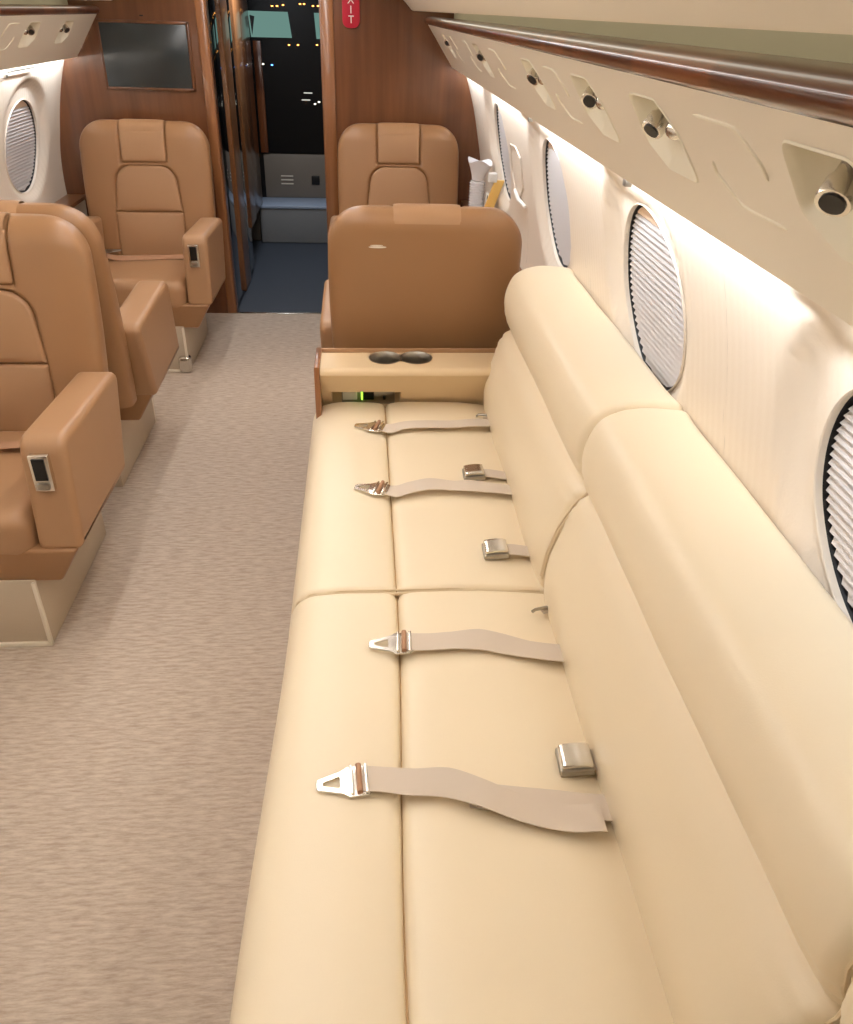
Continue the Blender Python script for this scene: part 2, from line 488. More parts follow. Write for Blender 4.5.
# service panels with vents ----------------------------------------------
PT, PB = Vector((.36, 1.586)), Vector((.50, 1.388))
PD = (PB - PT); PL = PD.length; PD.normalize(); PN = Vector((PD.y, -PD.x))   # PN points inboard/down
if PN.x > 0: PN = -PN
def pp(Y, s, d=0, side=1):
    """point on the sloped panel: s down the slope, d inboard of it"""
    q = PT + PD * s + PN * d
    x = q.x if side > 0 else -1 - q.x
    return Vector((x, Y, q.y))
HEX = [(.075, .032), (-.045, .031), (-.083, .072), (-.088, .144), (.030, .144), (.085, .108)]
def service_panel(side, vents, covers, label, far_cut):
    root = thing('service_panel', label, 'overhead panel', (0, 0, 0))
    bm = bmesh.new()
    V = lambda Y, s, d=0: bm.verts.new(pp(Y, s, d, side))
    s0, s1 = 0.0, PL
    y = YB; vents = sorted(vents)
    recess = []
    def strip(a, b):
        if b - a < .001: return
        g = [V(a, 0), V(b, 0), V(b, PL), V(a, PL)]; bm.faces.new(g)
    for yc in vents:
        y0, y1 = yc - .105, yc + .105
        if y1 > YF: continue
        strip(y, y0)
        hexp = resample_round([(yc + q[0], q[1]) for q in HEX], .018, 5)
        per_in = hexp; n = len(hexp)
        c = Vector((yc, .088))
        outer = []
        for p in hexp:
            d = p - c
            # cast to the rectangle y0..y1 x 0..PL
            t = min([(y1 - c.x) / d.x if d.x > 1e-6 else 1e9, (y0 - c.x) / d.x if d.x < -1e-6 else 1e9,
                     (PL - c.y) / d.y if d.y > 1e-6 else 1e9, (0 - c.y) / d.y if d.y < -1e-6 else 1e9])
            outer.append(c + d * t)
        # make sure the corners are hit
        for cr in ((y0, 0), (y1, 0), (y1, PL), (y0, PL)):
            k = min(range(n), key=lambda i: (outer[i] - Vector(cr)).length); outer[k] = Vector(cr)
        ro = [V(p.x, p.y) for p in outer]; ri = [V(p.x, p.y) for p in hexp]
        for i in range(n): bm.faces.new((ri[i], ri[(i + 1) % n], ro[(i + 1) % n], ro[i]))
        # bowl
        def dep(s): return -.040 * max(0, min(1, (.144 - s) / .095)) - .002
        rb = bmesh.new(); N2 = normals2(hexp)
        lv = []
        for k_, (ins, fr) in enumerate([(-.003, 0.0), (-.001, .0015), (.002, 0), (.005, .25), (.010, .7), (.018, 1.0)]):
            if k_ < 2: lv.append([rb.verts.new(pp((p - nn * ins).x, (p - nn * ins).y, .0005 + fr, side)) for p, nn in zip(hexp, N2)])
            else: lv.append([rb.verts.new(pp((p - nn * ins).x, (p - nn * ins).y, dep((p - nn * ins).y) * fr, side)) for p, nn in zip(hexp, N2)])
        cen = rb.verts.new(pp(c.x, c.y, dep(c.y), side))
        for A, Bq in zip(lv, lv[1:]):
            for i in range(n): rb.faces.new((A[i], A[(i + 1) % n], Bq[(i + 1) % n], Bq[i]))
        for i in range(n): rb.faces.new((lv[-1][i], lv[-1][(i + 1) % n], cen))
        obj('vent_recess', rb, M['psu_in'], root, angle=60)
        recess.append(yc); y = y1
    strip(y, YF - .012)
    # far end follows the photo's slanted cut; rolled lower lip and a short return behind
    for yy0, yy1 in ((YB, YF - .012),):
        a = pp(yy0, PL, 0, side); b = pp(yy1, PL, 0, side)
        sx = side
        prof = [(0, 0), (.003 * sx, -.001), (.004 * sx, .004), (-.004 * sx, .022)]
        for p, q in zip(prof, prof[1:]):
            quad(bm, (a.x + p[0], yy0, a.z + p[1]), (b.x + p[0], yy1, b.z + p[1]), (b.x + q[0], yy1, b.z + q[1]), (a.x + q[0], yy0, a.z + q[1]))
    bmesh.ops.remove_doubles(bm, verts=bm.verts[:], dist=.0001)
    obj('panel', bm, M['psu'], root, smooth=False)
    # nozzles
    for i, yc in enumerate(recess):
        ang = [-.5, .15, .55, -.2, .4, .0][i % 6]
        base = pp(yc + .010, .068, -.018, side)
        d = Vector((-.55 * side, -.55 + ang * .5, -.62)).normalized()
        nz = obj('air_vent', bmesh_nozzle(base, d), M['chrome'], root)
        lb = bmesh.new(); e = base + d * .0295; tube(lb, [e, e + d * .002], .0115, 16); obj('outlet', lb, M['dark'], nz)
        b2 = pp(yc - .042, .080, -.010, side)
        rb = bmesh.new(); bmesh.ops.create_uvsphere(rb, u_segments=16, v_segments=10, radius=.019)
        for v in rb.verts:
            v.co = Vector((v.co.x * .7, v.co.y * 1.15, v.co.z * .7)) + b2
        obj('reading_lamp', rb, M['chrome'], root)
        # mounting plate of the nozzle under the upper lip
        pb = bmesh.new(); q = [pp(yc + .03, .050, -.022, side), pp(yc - .050, .056, -.018, side)]
        tube(pb, [q[0], q[1]], .0045, 8); obj('bracket', pb, M['steel'], root)
    # oxygen mask covers: raised hairline arcs of an elongated hexagon
    for yc, w in covers:
        L = [(yc + w, .034), (yc - w * .55, .034), (yc - w, .070), (yc - w, .088)]
        L2 = [(yc - w, .146), (yc + w * .4, .146), (yc + w, .110), (yc + w, .094)]
        cb = bmesh.new()
        for l in (L, L2):
            pts = [pp(a, s, .0008, side) for a, s in l]
            f = []
            for p, q in zip(pts, pts[1:]):
                for t in range(6): f.append(p.lerp(q, t / 6))
            f.append(pts[-1])
            g = [f[0]] + [(f[i - 1] + f[i] * 2 + f[i + 1]) / 4 for i in range(1, len(f) - 1)] + [f[-1]]
            tube(cb, g, [.0006] + [.0022] * (len(g) - 2) + [.0006], 6)
        obj('mask_cover', cb, M['psu_in'], root)
    return root
def bmesh_nozzle(base, d):
    bm = bmesh.new()
    tube(bm, [base - d * .016, base - d * .012, base, base + d * .004, base + d * .008, base + d * .010, base + d * .027, base + d * .030, base + d * .0295, base + d * .023],
         [.010, .013, .0135, .0125, .0125, .0165, .0165, .0155, .0125, .0115], 20)
    return bm
service_panel(1, [-.35, .682, 1.165, 1.535, 2.06, 3.02, 4.23], [(.905, .078), (1.80, .07), (2.62, .08), (3.35, .06), (3.9, .06)],
              'cream overhead panel with air vents along the right wall above the divan', True)
service_panel(-1, [1.6, 2.6, 3.55, 4.05, 4.52, 4.74][:5], [(3.8, .07), (3.1, .07)],
              'cream overhead panel with air vents on the left above the tan chairs', True)

# LED coves --------------------------------------------------------------
for side in (1, -1):
    x0 = .508 if side > 0 else -1 - .508
    x1 = .534 if side > 0 else -1 - .534
    a = 'right' if side > 0 else 'left'
    root = thing('light_strip', 'white cove light strip under the overhead panel on the %s' % a, 'light', (0, 0, 0))
    X = lambda v: v if side > 0 else -1 - v
    yy = (YB + .05, YF - .03)
    bm = prism(bmesh.new(), [(X(.512), 1.402), (X(.507), 1.414), (X(.500), 1.412), (X(.506), 1.400)], 'y', yy[0], yy[1], r=.0005, seg=1)
    obj('lamp_housing', bm, M['steel'], root, smooth=False)
    al = bpy.data.lights.new('wash_lamp', 'AREA'); al.shape = 'RECTANGLE'; al.size = .012; al.size_y = yy[1] - yy[0]
    al.energy = 34; al.color = (.86, .92, 1); al.spread = math.radians(135)
    ao = bpy.data.objects.new('wash_lamp', al); COL.objects.link(ao); ao.parent = root
    ao.location = (X(.5115), (yy[0] + yy[1]) / 2, 1.407)
    # lamp shines along local -Z: out to the wall and 28 degrees down
    dn = math.radians(28); zax = Vector((-side * cos(dn), 0, sin(dn))); yax = Vector((0, 1, 0)); xax = yax.cross(zax)
    ao.rotation_euler = Matrix((xax, yax, zax)).transposed().to_euler()
    for y0, y1 in (((.60, 1.04), (1.77, 2.03), (2.9, 3.2)) if side > 0 else ((4.1, 4.45), (3.0, 3.3))):
        bm = prism(bmesh.new(), [(X(.556), 1.3705), (X(.552), 1.368), (X(.555), 1.364), (X(.559), 1.366)], 'y', y0, y1, r=.0005, seg=1)
        obj('joint', bm, M['steel'], root, smooth=False)
        bm = B(min(X(.553), X(.568)), max(X(.553), X(.568)), y0 - .030, y0 - .008, 1.346, 1.360, bev=.002)
        obj('latch', bm, M['steel'], root)
    # unseen glowing strip, added to brighten the recess behind the rail
    cl = thing('cove_fill', 'added unseen fill light strip behind the ceiling valance on the %s' % a, 'light', (X(.350), 1.2, 1.698))
    obj('diffuser', B(-.012, .012, -3.7, 3.7, -.006, .006), M['cove'], cl, smooth=False)
# reflecting tray above the strip
# ceiling light fixtures ---------------------------------------------------
for i, (x, lab) in enumerate(((-.26, 'long ceiling light strip nearer the divan'), (-.74, 'long ceiling light strip nearer the tan chairs'))):
    root = thing('ceiling_light', lab, 'ceiling light', (x, 2.62, 1.875))
    obj('diffuser', B(-.05, .05, -2.2, 2.2, -.004, .0), M['ceil_led'], root, smooth=False)
    bm = bmesh.new()
    box(bm, -.06, -.05, -2.21, 2.21, -.010, .004); box(bm, .05, .06, -2.21, 2.21, -.010, .004)
    obj('frame', bm, M['psu'], root, smooth=False)

# ------------------------------------------------------------------ divan
SEC = [(1.502, 2.59), (.390, 1.498), (-.70, .386)]
divan = thing('divan', 'long cream leather three section divan along the right wall', 'sofa', (.15, 1.0, 0))
DO = -Vector(divan.location)
def sh(v): return v + DO
def dobj(n, bm, m, par=divan, **k):
    for v in bm.verts: v.co += DO
    return obj(n, bm, m, par, **k)
def wob(v, amp=.0025):
    return amp * (sin(v.y * 9 + v.x * 5) + .6 * sin(v.y * 23 + v.z * 17 + 1.3) * .6 + .5 * sin(v.x * 31 + v.y * 4))
def sdx(v):
    if v.x > .2: return 0
    t = max(0, min(1, (1.45 - v.y) / .9)); return -.022 * t * t * (3 - 2 * t)
for i, (y0, y1) in enumerate(SEC):
    # front bolster: rounded nose, seam towards the seat pad
    pf = [(-.178, .30), (-.190, .36), (-.186, .41), (-.165, .448), (-.125, .466), (-.06, .472), (.01, .471), (.045, .468), (.062, .460), (.0675, .444), (.068, .42), (.068, .30)]
    f = lambda v: v + Vector((sdx(v), 0, (.004 * sin((v.y - y0) / (y1 - y0) * PI) + wob(v, .0012)) if v.z > .4 else 0))
    dobj('front_bolster', prism(bmesh.new(), smooth_closed(pf, 4), 'y', y0, y1, r=.016, seg=5, f=f, mid=24), M['cream'])
    pf = [(.0695, .30), (.0695, .43), (.0705, .448), (.078, .461), (.096, .468), (.16, .472), (.30, .470), (.42, .458), (.50, .44), (.50, .30)]
    dobj('seat_pad', prism(bmesh.new(), smooth_closed(pf, 4), 'y', y0, y1, r=.016, seg=5, f=f, mid=24), M['cream'])
    bm = prism(bmesh.new(), [(.064, .425), (.0735, .425), (.0735, .447), (.0688, .450), (.064, .447)], 'y', y0 + .004, y1 - .004, r=.001, seg=1, mid=24, f=lambda v: v + Vector((sdx(v), 0, 0)))
    dobj('seam_welt', bm, M['welt'])
    # lower back cushion
    def bend(v, y0=y0, y1=y1):
        e = min(v.y - y0, y1 - v.y)                      # pinch the crease towards the seams
        t = max(0, 1 - e / .10); w = .010 * t * t
        dz = abs(v.z - .745)
        if dz < .09:
            w += .006 * t * sin(v.z * 230 + 1) * (1 - dz / .09)
        return v + Vector((w, 0, 0)) + Vector((1, 0, 0)) * wob(v, .0012)
    pf = [(.47, .40), (.415, .44), (.402, .50), (.405, .57), (.425, .645), (.455, .705), (.487, .742), (.515, .755), (.56, .70), (.58, .55), (.56, .42)]
    pf = [(x + (.012 if z < .66 else 0), z) for x, z in pf]
    dobj('back_cushion', prism(bmesh.new(), smooth_closed(pf, 5), 'y', y0 + .001, y1 - .001, r=.022, seg=6, f=bend, mid=26), M['cream'])
    pf = [(.518, .735), (.488, .758), (.470, .79), (.460, .835), (.464, .88), (.484, .925), (.522, .948), (.572, .957), (.635, .954), (.676, .944), (.684, .90), (.65, .80), (.58, .73)]
    dobj('head_roll', prism(bmesh.new(), smooth_closed(pf, 5), 'y', y0, y1, r=.026, seg=7, f=bend, mid=26), M['cream'])
    # piping in the joints
    if i < 2:
        yj = y0 - .002
        p1 = [(-.183, .38), (-.172, .43), (-.14, .456), (-.06, .465), (.06, .464), (.2, .466), (.42, .452)]
        bm = bmesh.new()
        for dy in (-.007, .007):
            tube(bm, [(x, yj + dy, z + .001) for x, z in smooth_open(p1)] if False else [(x, yj + dy, z + .001) for x, z in p1], .0028, 6)
        dobj('seat_piping', bm, M['cream_pipe'])
        p2 = [(.418, .50), (.425, .57), (.445, .645), (.475, .705), (.503, .735), (.505, .76), (.490, .80), (.481, .84), (.485, .88), (.503, .912), (.535, .935), (.58, .942), (.635, .938), (.668, .930)]
        bm = bmesh.new()
        for dy in (-.006, .006):
            tube(bm, [(x, yj + dy, z) for x, z in p2], .0028, 6)
        dobj('back_piping', bm, M['cream_pipe'])
dobj('base', prism(bmesh.new(), [(-.10, .0), (-.10, .28), (-.16, .30), (.50, .30), (.50, .0), (.40, 0)][:5], 'y', -.55, 2.60, r=.004, seg=1), M['console'])

# ------------------------------------------------------------------ divan belts
def tongue_bm(L=.095):
    """flat plate with a three sided slot, tapering to the tip at -x; origin at the webbing end"""
    bm = bmesh.new()
    out = resample_round([(-L, -.011), (-.045, -.026), (-.040, -.033), (-.004, -.033), (.006, -.022), (.006, .022), (-.004, .033), (-.040, .033), (-.045, .026), (-L, .011)], .005, 3)
    c = Vector((-.064, 0))
    hole = resample_round([(-L + .012, -.004), (-.052, -.014), (-.052, .014), (-L + .012, .004)], .003, 3)
    # ring by angular matching about the slot centre
    n = 64
    def cast(poly, th):
        d = Vector((cos(th), sin(th))); best = None
        for i in range(len(poly)):
            a, b = poly[i - 1] - c, poly[i] - c
            e = b - a; den = d.x * (-e.y) + d.y * e.x
            if abs(den) < 1e-12: continue
            t = (a.x * (-e.y) + a.y * e.x) / den
            u = (d.x * a.y - d.y * a.x) / den
            if t > 0 and -1e-6 <= u <= 1 + 1e-6: best = t if best is None else max(best, t)
        return c + d * (best or .01)
    levels = []
    for poly, z in ((out, -.0018), (out, .0012), (None, .0024), (hole, .0024), (hole, -.0018)):
        r = []
        for k in range(n):
            th = 2 * PI * k / n
            if poly is None:
                p = cast(out, th); q = cast(hole, th); p = p.lerp(q, .10)
            else: p = cast(poly, th)
            r.append(bm.verts.new((p.x, p.y, z)))
        levels.append(r)
    levels.append(levels[0])
    for A, Bq in zip(levels, levels[1:]):
        for k in range(n): bm.faces.new((A[k], A[(k + 1) % n], Bq[(k + 1) % n], Bq[k]))
    return bm
def make_belt(y, xt, xe, rot, path, label, wd, end=None, w=.054):
    root = thing('seat_belt', label, 'seat belt', (xt, y, .482), 0, None)
    t = obj('tongue', tongue_bm(), M['chrome'], root); t.rotation_euler = (0, math.radians(-3), rot)
    t.location = (-.006, 0, .004)
    bm = bmesh.new(); tube(bm, [(-.018, -.030, .007), (-.018, .030, .007)], .0055, 12)
    q = obj('adjuster_bar', bm, M['web2'], t)
    bm = B(-.034, -.028, -.031, .031, .002, .008, bev=.001); box(bm, -.008, -.002, -.031, .031, .002, .008, bev=.001)
    obj('adjuster_frame', bm, M['chrome'], t)
    wb = obj('webbing', ribbon(bmesh.new(), path, w, wd), M['web'], root)
    if end: obj('webbing_end', ribbon(bmesh.new(), end[0], w, end[1]), M['web'], root)
    return root
Y1 = Vector((0, 1, 0))
# nearest belt
make_belt(.936, .003, .43, math.radians(4), [(-.02, 0, .008), (.02, -.003, .006), (.07, -.014, .010), (.13, -.026, .020), (.19, -.052, .022), (.26, -.080, .010), (.33, -.100, .008), (.375, -.106, .014), (.392, -.106, .013)],
          'cream seat belt strap with silver tongue nearest the camera on the divan', [(.15, 1, 0), (.15, 1, 0), (.2, 1, .1), (.25, 1, .3), (.2, 1, .1), (.15, 1, 0), (.05, 1, 0), (0, 1, 0), (0, 1, 0)],
          end=([(.17, -.038, .001), (.24, -.050, .000), (.32, -.062, -.001), (.38, -.072, -.002), (.47, -.080, -.006)], (.1, 1, 0)))
make_belt(1.293, .10, .43, math.radians(-2), [(-.02, 0, .008), (.03, 0, .006), (.08, .002, .007), (.14, -.002, .011), (.19, -.016, .009), (.25, -.030, .003), (.31, -.042, .002), (.37, -.044, -.002)],
          'cream seat belt strap second from the camera with silver tongue on the divan', [(.05, 1, 0)] * 3 + [(.1, 1, .25), (.15, 1, .2), (.05, 1, 0), (0, 1, 0), (0, 1, 0)])
make_belt(1.945, .062, .43, math.radians(-16), [(-.02, .002, .006), (.02, -.008, .002), (.06, -.004, .012), (.12, .006, .018), (.19, .004, .012), (.24, .000, .014), (.31, -.004, .006), (.37, -.004, -.002)],
          'cream seat belt strap third from the camera with silver tongue on the divan', [(-.2, 1, 0), (-.1, 1, .1), (0, 1, .1), (0, 1, .1), (0, 1, 0), (0, 1, .1), (0, 1, 0), (0, 1, 0)])
make_belt(2.345, .060, .43, math.radians(-16), [(-.02, .002, .006), (.02, -.006, .002), (.07, .004, .010), (.14, .006, .012), (.22, .008, .010), (.29, .018, .010), (.34, .030, .004), (.38, .034, .000)],
          'cream seat belt strap farthest from the camera beside the end console', [(-.2, 1, 0), (-.1, 1, .1), (0, 1, 0), (0, 1, 0), (0, 1, 0), (0, 1, 0), (0, 1, 0), (0, 1, 0)])
def make_buckle(x, y, z, rot, label, tilt=-4):
    root = thing('belt_buckle', label, 'buckle', (x, y, z), math.radians(rot))
    root.rotation_euler[1] = math.radians(tilt)
    b = obj('body', rbox(bmesh.new(), -.034, .030, -.029, .029, 0, .016, .004, n=4), M['steel'], root)
    def cr(p): p.z += .004 * (1 - (p.x / .034) ** 2); return p
    obj('lift_lid', rbox(bmesh.new(), -.031, .028, -.027, .027, .014, .026, .005, n=5, f=cr), M['chrome'], root)
    obj('webbing', ribbon(bmesh.new(), [(.024, 0, .010), (.045, 0, .008), (.07, 0, .002), (.10, 0, -.006)], .046, (0, 1, 0)), M['web'], root)
    return root
make_buckle(.380, .962, .474, -2, 'silver belt buckle nearest the camera against the divan back')
make_buckle(.330, 1.640, .473, 0, 'silver belt buckle in the middle of the divan above the seam')
make_buckle(.322, 2.035, .474, 0, 'silver belt buckle farthest from the camera on the divan')
# small end fittings peeping out behind the cushions
for y, lab in ((1.405, 'small steel belt anchor tucked behind the near back cushion'), (2.44, 'small steel belt anchor tucked beside the end console')):
    root = thing('belt_anchor', lab, 'belt anchor', (.405, y, .476), math.radians(20 if y < 2 else -5))
    obj('hook', tube(bmesh.new(), [(-.025, .004, .0), (-.02, 0, .008), (.0, -.004, .010), (.03, -.006, .006)], .004, 8), M['steel'], root)
    obj('tab', B(-.004, .04, -.012, .006, -.002, .006, bev=.001), M['web'], root)

# ------------------------------------------------------------------ end console
con = thing('side_console', 'cream console with two cup holders at the far end of the divan', 'console', (.15, 2.64, 0))
CO = -Vector(con.location)
def cobj(n, bm, m, par=con, **k):
    for v in bm.verts: v.co += CO
    return obj(n, bm, m, par, **k)
bm = bmesh.new()
# carcass with a pocket in its front face: top, front split around the pocket
y0, y1 = 2.46, 2.672
# front is at y0 above the seat; pocket between x -.125...122, z .40...50
fx0, fx1, pz0, pz1 = -.122, .122, .44, .515
FY = 2.605
prf = resample_round([(FY, .0), (y1, .0), (y1, .62), (FY - .02, .62), (FY - .02, .55)][::-1], [.0, .018, .004, 0, 0], 4)
box(bm, -.155, .50, FY, y1, .0, pz0)
box(bm, -.155, fx0, FY, y1, pz0, pz1); box(bm, fx1, .50, FY, y1, pz0, pz1)
box(bm, fx0, fx1, FY + .03, y1, pz0, pz1)
cobj('body', bm, M['console'], smooth=False)
# padded top with two round wells
bm = bmesh.new()
ty0, ty1 = 2.505, 2.674
cyc = 2.612; cr = .056; cxs = (.070, .178)
N = 40
def lobe(k):   # outline of the double well
    th = 2 * PI * k / 80
    c = (cxs[0] + cxs[1]) / 2; hw = (cxs[1] - cxs[0]) / 2
    x = cos(th) * (hw + cr); 
    d = min(abs(x - (-hw)), abs(x - hw)); 
    y = sqrt(max(0, cr * cr - d * d)) if abs(x) > hw * .0 else 0
    y = max(y, .030 if abs(x) < hw else 0)
    return Vector((c + x, cyc + (1 if sin(th) >= 0 else -1) * y))
inner = [lobe(k) for k in range(80)]
cc = Vector(((cxs[0] + cxs[1]) / 2, cyc))
outer = []
X0, X1 = -.152, .50
for p in inner:
    d = p - cc
    if d.length < 1e-6: d = Vector((1, 0))
    t = min([(X1 - cc.x) / d.x if d.x > 1e-6 else 1e9, (X0 - cc.x) / d.x if d.x < -1e-6 else 1e9,
             (ty1 - .012 - cc.y) / d.y if d.y > 1e-6 else 1e9, (ty0 + .022 - cc.y) / d.y if d.y < -1e-6 else 1e9])
    outer.append(cc + d * t)
for cr_ in ((X0, ty0 + .022), (X1, ty0 + .022), (X1, ty1 - .012), (X0, ty1 - .012)):
    k = min(range(80), key=lambda i: (outer[i] - Vector(cr_)).length); outer[k] = Vector(cr_)
ri = [bm.verts.new((p.x, p.y, .622)) for p in inner]; ro = [bm.verts.new((p.x, p.y, .622)) for p in outer]
for i in range(80): bm.faces.new((ri[i], ri[(i + 1) % 80], ro[(i + 1) % 80], ro[i]))
prof = [(ty0 + .022 - .022 * sin(k * PI / 20), .600 + .022 * cos(k * PI / 20)) for k in range(11)] + [(2.562, .516)]
for p, q in zip(prof, prof[1:]): quad(bm, (X0, p[0], p[1]), (X1, p[0], p[1]), (X1, q[0], q[1]), (X0, q[0], q[1]))
for xa, xb in ((X0, -.119), (.124, X1)):
    quad(bm, (xa, 2.562, .516), (xb, 2.562, .516), (xb, FY, .45), (xa, FY, .45))
for xa in (-.119, .124): quad(bm, (xa, 2.562, .516), (xa, FY, .45), (xa, FY + .03, .45), (xa, FY + .03, .516))
quad(bm, (-.119, 2.562, .516), (.124, 2.562, .516), (.124, FY + .03, .516), (-.119, FY + .03, .516))
prof2 = [(ty1 - .012, .622), (ty1 - .003, .618), (ty1, .609), (ty1, .515)]
for p, q in zip(prof2, prof2[1:]): quad(bm, (X0, p[0], p[1]), (X1, p[0], p[1]), (X1, q[0], q[1]), (X0, q[0], q[1]))
fe = [bm.verts.new((X0, a, z)) for a, z in prof + prof2[::-1]]; bm.faces.new(fe)
bmesh.ops.remove_doubles(bm, verts=bm.verts[:], dist=.0001)
cobj('padded_top', bm, M['console'], smooth=False)
for cx in cxs:
    bm = bmesh.new()
    prf = [(.055, .6215), (.058, .6245), (.0545, .625), (.051, .621), (.049, .60), (.047, .565), (.0, .563)]
    rings = [[bm.verts.new((cx + r * cos(2 * PI * i / 32), cyc + r * sin(2 * PI * i / 32), z)) for i in range(32)] for r, z in prf[:-1]]
    for A, Bq in zip(rings, rings[1:]):
        for i in range(32): bm.faces.new((A[i], A[(i + 1) % 32], Bq[(i + 1) % 32], Bq[i]))
    bm.faces.new(rings[-1])
    cobj('cup_holder', bm, M['cup'] if 'cup' in M else M['steel'])
cobj('side_veneer', B(-.172, -.153, 2.50, 2.69, 0, .632, bev=.004), M['jamb'])
cobj('edge_trim', B(-.172, .5, 2.674, 2.684, .60, .632, bev=.003), M['tan'])
cp = cobj('control_panel', B(-.085, .105, FY + .018, FY + .031, .442, .508, bev=.003), M['steel'])
for (xa, xb, m_, nm) in ((-.082, -.030, 'white', 'switch_plate'), (-.012, .030, 'dark', 'socket'), (-.016, -.008, 'green_led', 'indicator'), (.062, .072, 'dark', 'knob')):
    bm = B(xa, xb, FY + .010, FY + .020, .462, .498 if nm != 'knob' else .475, bev=.0015)
    cobj(nm, bm, M[m_], cp)
for q in [c for c in bpy.data.objects if c.parent == cp]: pass

# ------------------------------------------------------------------ club chairs
def back_w(z):
    t = (z - .36) / (1.115 - .36)
    w = .318 + .018 * sin(min(1, t * 1.1) * PI * .75)
    zt = 1.115; r = .125
    if z > zt - r:
        q = (z - (zt - r)) / r
        w = w - r * 1.0 * (1 - sqrt(max(0, 1 - q * q)))
    return w
def back_y(z): t = (z - .36) / .755; return .115 + .125 * t      # front plane leans back
def back_t(z): 
    t = .135
    if z > 1.04: 
        q = (z - 1.04) / .075; t *= sqrt(max(.02, 1 - q * q * .93))
    return t
def front_y(x, z):
    w = back_w(min(z, 1.08)); t = back_t(z)
    q = min(1, abs(x / w)); n = 4.5
    bulge = t * .5 * (1 - (1 - q ** n) ** (1 / n))
    top = (.135 - t) * .5
    return back_y(z) + bulge + top + .0
def sd_insert(x, z):
    # insert: half width narrows slightly upwards, round top corners
    hw = .178 - .02 * max(0, (z - .6) / .3)
    top = .915; r = .085
    dx = abs(x) - (hw - r); dz = (z - (top - r))
    if dx > 0 and dz > 0: return sqrt(dx * dx + dz * dz) - r
    return max(abs(x) - hw, z - top)
def sd_head(x, z):
    return max(abs(x) - .118, .925 - z)
def make_back_bm():
    bm = bmesh.new(); rows = []
    nz = 130; NX = 150; NR = 40
    for j in range(nz + 1):
        u = j / nz
        z = .36 + .755 * (u if u < .8 else .8 + .2 * sin((u - .8) / .2 * PI / 2))
        w = back_w(z); t = back_t(z); ring = []
        for i in range(NX + 1):
            ph = -PI / 2 + PI * i / NX
            x = w * sin(ph)
            q = abs(x / w); n = 4.5
            y = back_y(z) + t * .5 * (1 - (1 - min(1, q) ** n) ** (1 / n)) + (.135 - t) * .5
            d = min(sd_insert(x, z), sd_head(x, z)); rr = .014
            if d < 0: y += .016
            elif d < rr: y += .016 * (1 - sqrt(max(0, 1 - (1 - d / rr) ** 2)))
            ring.append(bm.verts.new((x, y, z)))
        yc = back_y(z) + .0675
        for i in range(1, NR):
            ph = PI / 2 - PI * i / NR
            x = w * sin(ph); q = abs(x / w)
            y = yc + t * .5 * (1 - q ** 4.5) ** (1 / 4.5)
            ring.append(bm.verts.new((x, y, z)))
        rows.append(ring)
    n = len(rows[0])
    for A, Bq in zip(rows, rows[1:]):
        for i in range(n): bm.faces.new((A[i], A[(i + 1) % n], Bq[(i + 1) % n], Bq[i]))
    bm.faces.new(rows[0][::-1]); bm.faces.new(rows[-1])
    return bm
def pad_bm(poly, proud=.0, er=.012, extra=.004, depth=.02):
    """cushion panel following the chair back"""
    bm = bmesh.new(); poly = [Vector(p) for p in poly]; N = normals2(poly); n = len(poly)
    c = sum(poly, Vector((0, 0))) / n
    rings = []
    for k in range(6):
        th = PI / 2 * k / 5; ins = er * (1 - cos(th)); d = depth * (1 - sin(th)) if k else depth
        ring = [p - nn * ins for p, nn in zip(poly, N)]
        rings.append([bm.verts.new((p.x, front_y(p.x, p.y) - extra * 0 + (er * (1 - sin(th))), p.y)) for p in ring])
    base = [p - nn * er for p, nn in zip(poly, N)]
    hx = max(abs(p.x - c.x) for p in base); hz = max(abs(p.y - c.y) for p in base)
    def crown(p): return extra * max(0, 1 - ((p.x - c.x) / hx) ** 2) * max(0, 1 - ((p.y - c.y) / hz) ** 2)
    for s in (.94, .86, .74, .6, .45, .3, .15):
        rings.append([bm.verts.new(((c + (p - c) * s).x, front_y((c + (p - c) * s).x, (c + (p - c) * s).y) - crown(c + (p - c) * s), (c + (p - c) * s).y)) for p in base])
    cen = bm.verts.new((c.x, front_y(c.x, c.y) - extra, c.y))
    for A, Bq in zip(rings, rings[1:]):
        for i in range(n): bm.faces.new((A[i], A[(i + 1) % n], Bq[(i + 1) % n], Bq[i]))
    for i in range(n): bm.faces.new((rings[-1][i], rings[-1][(i + 1) % n], cen))
    return bm
def dens(pts, step=.012):
    out = []
    for i in range(len(pts)):
        a, b = Vector(pts[i]), Vector(pts[(i + 1) % len(pts)])
        n = max(1, int((b - a).length / step))
        for k in range(n): out.append(a.lerp(b, k / n))
    return out
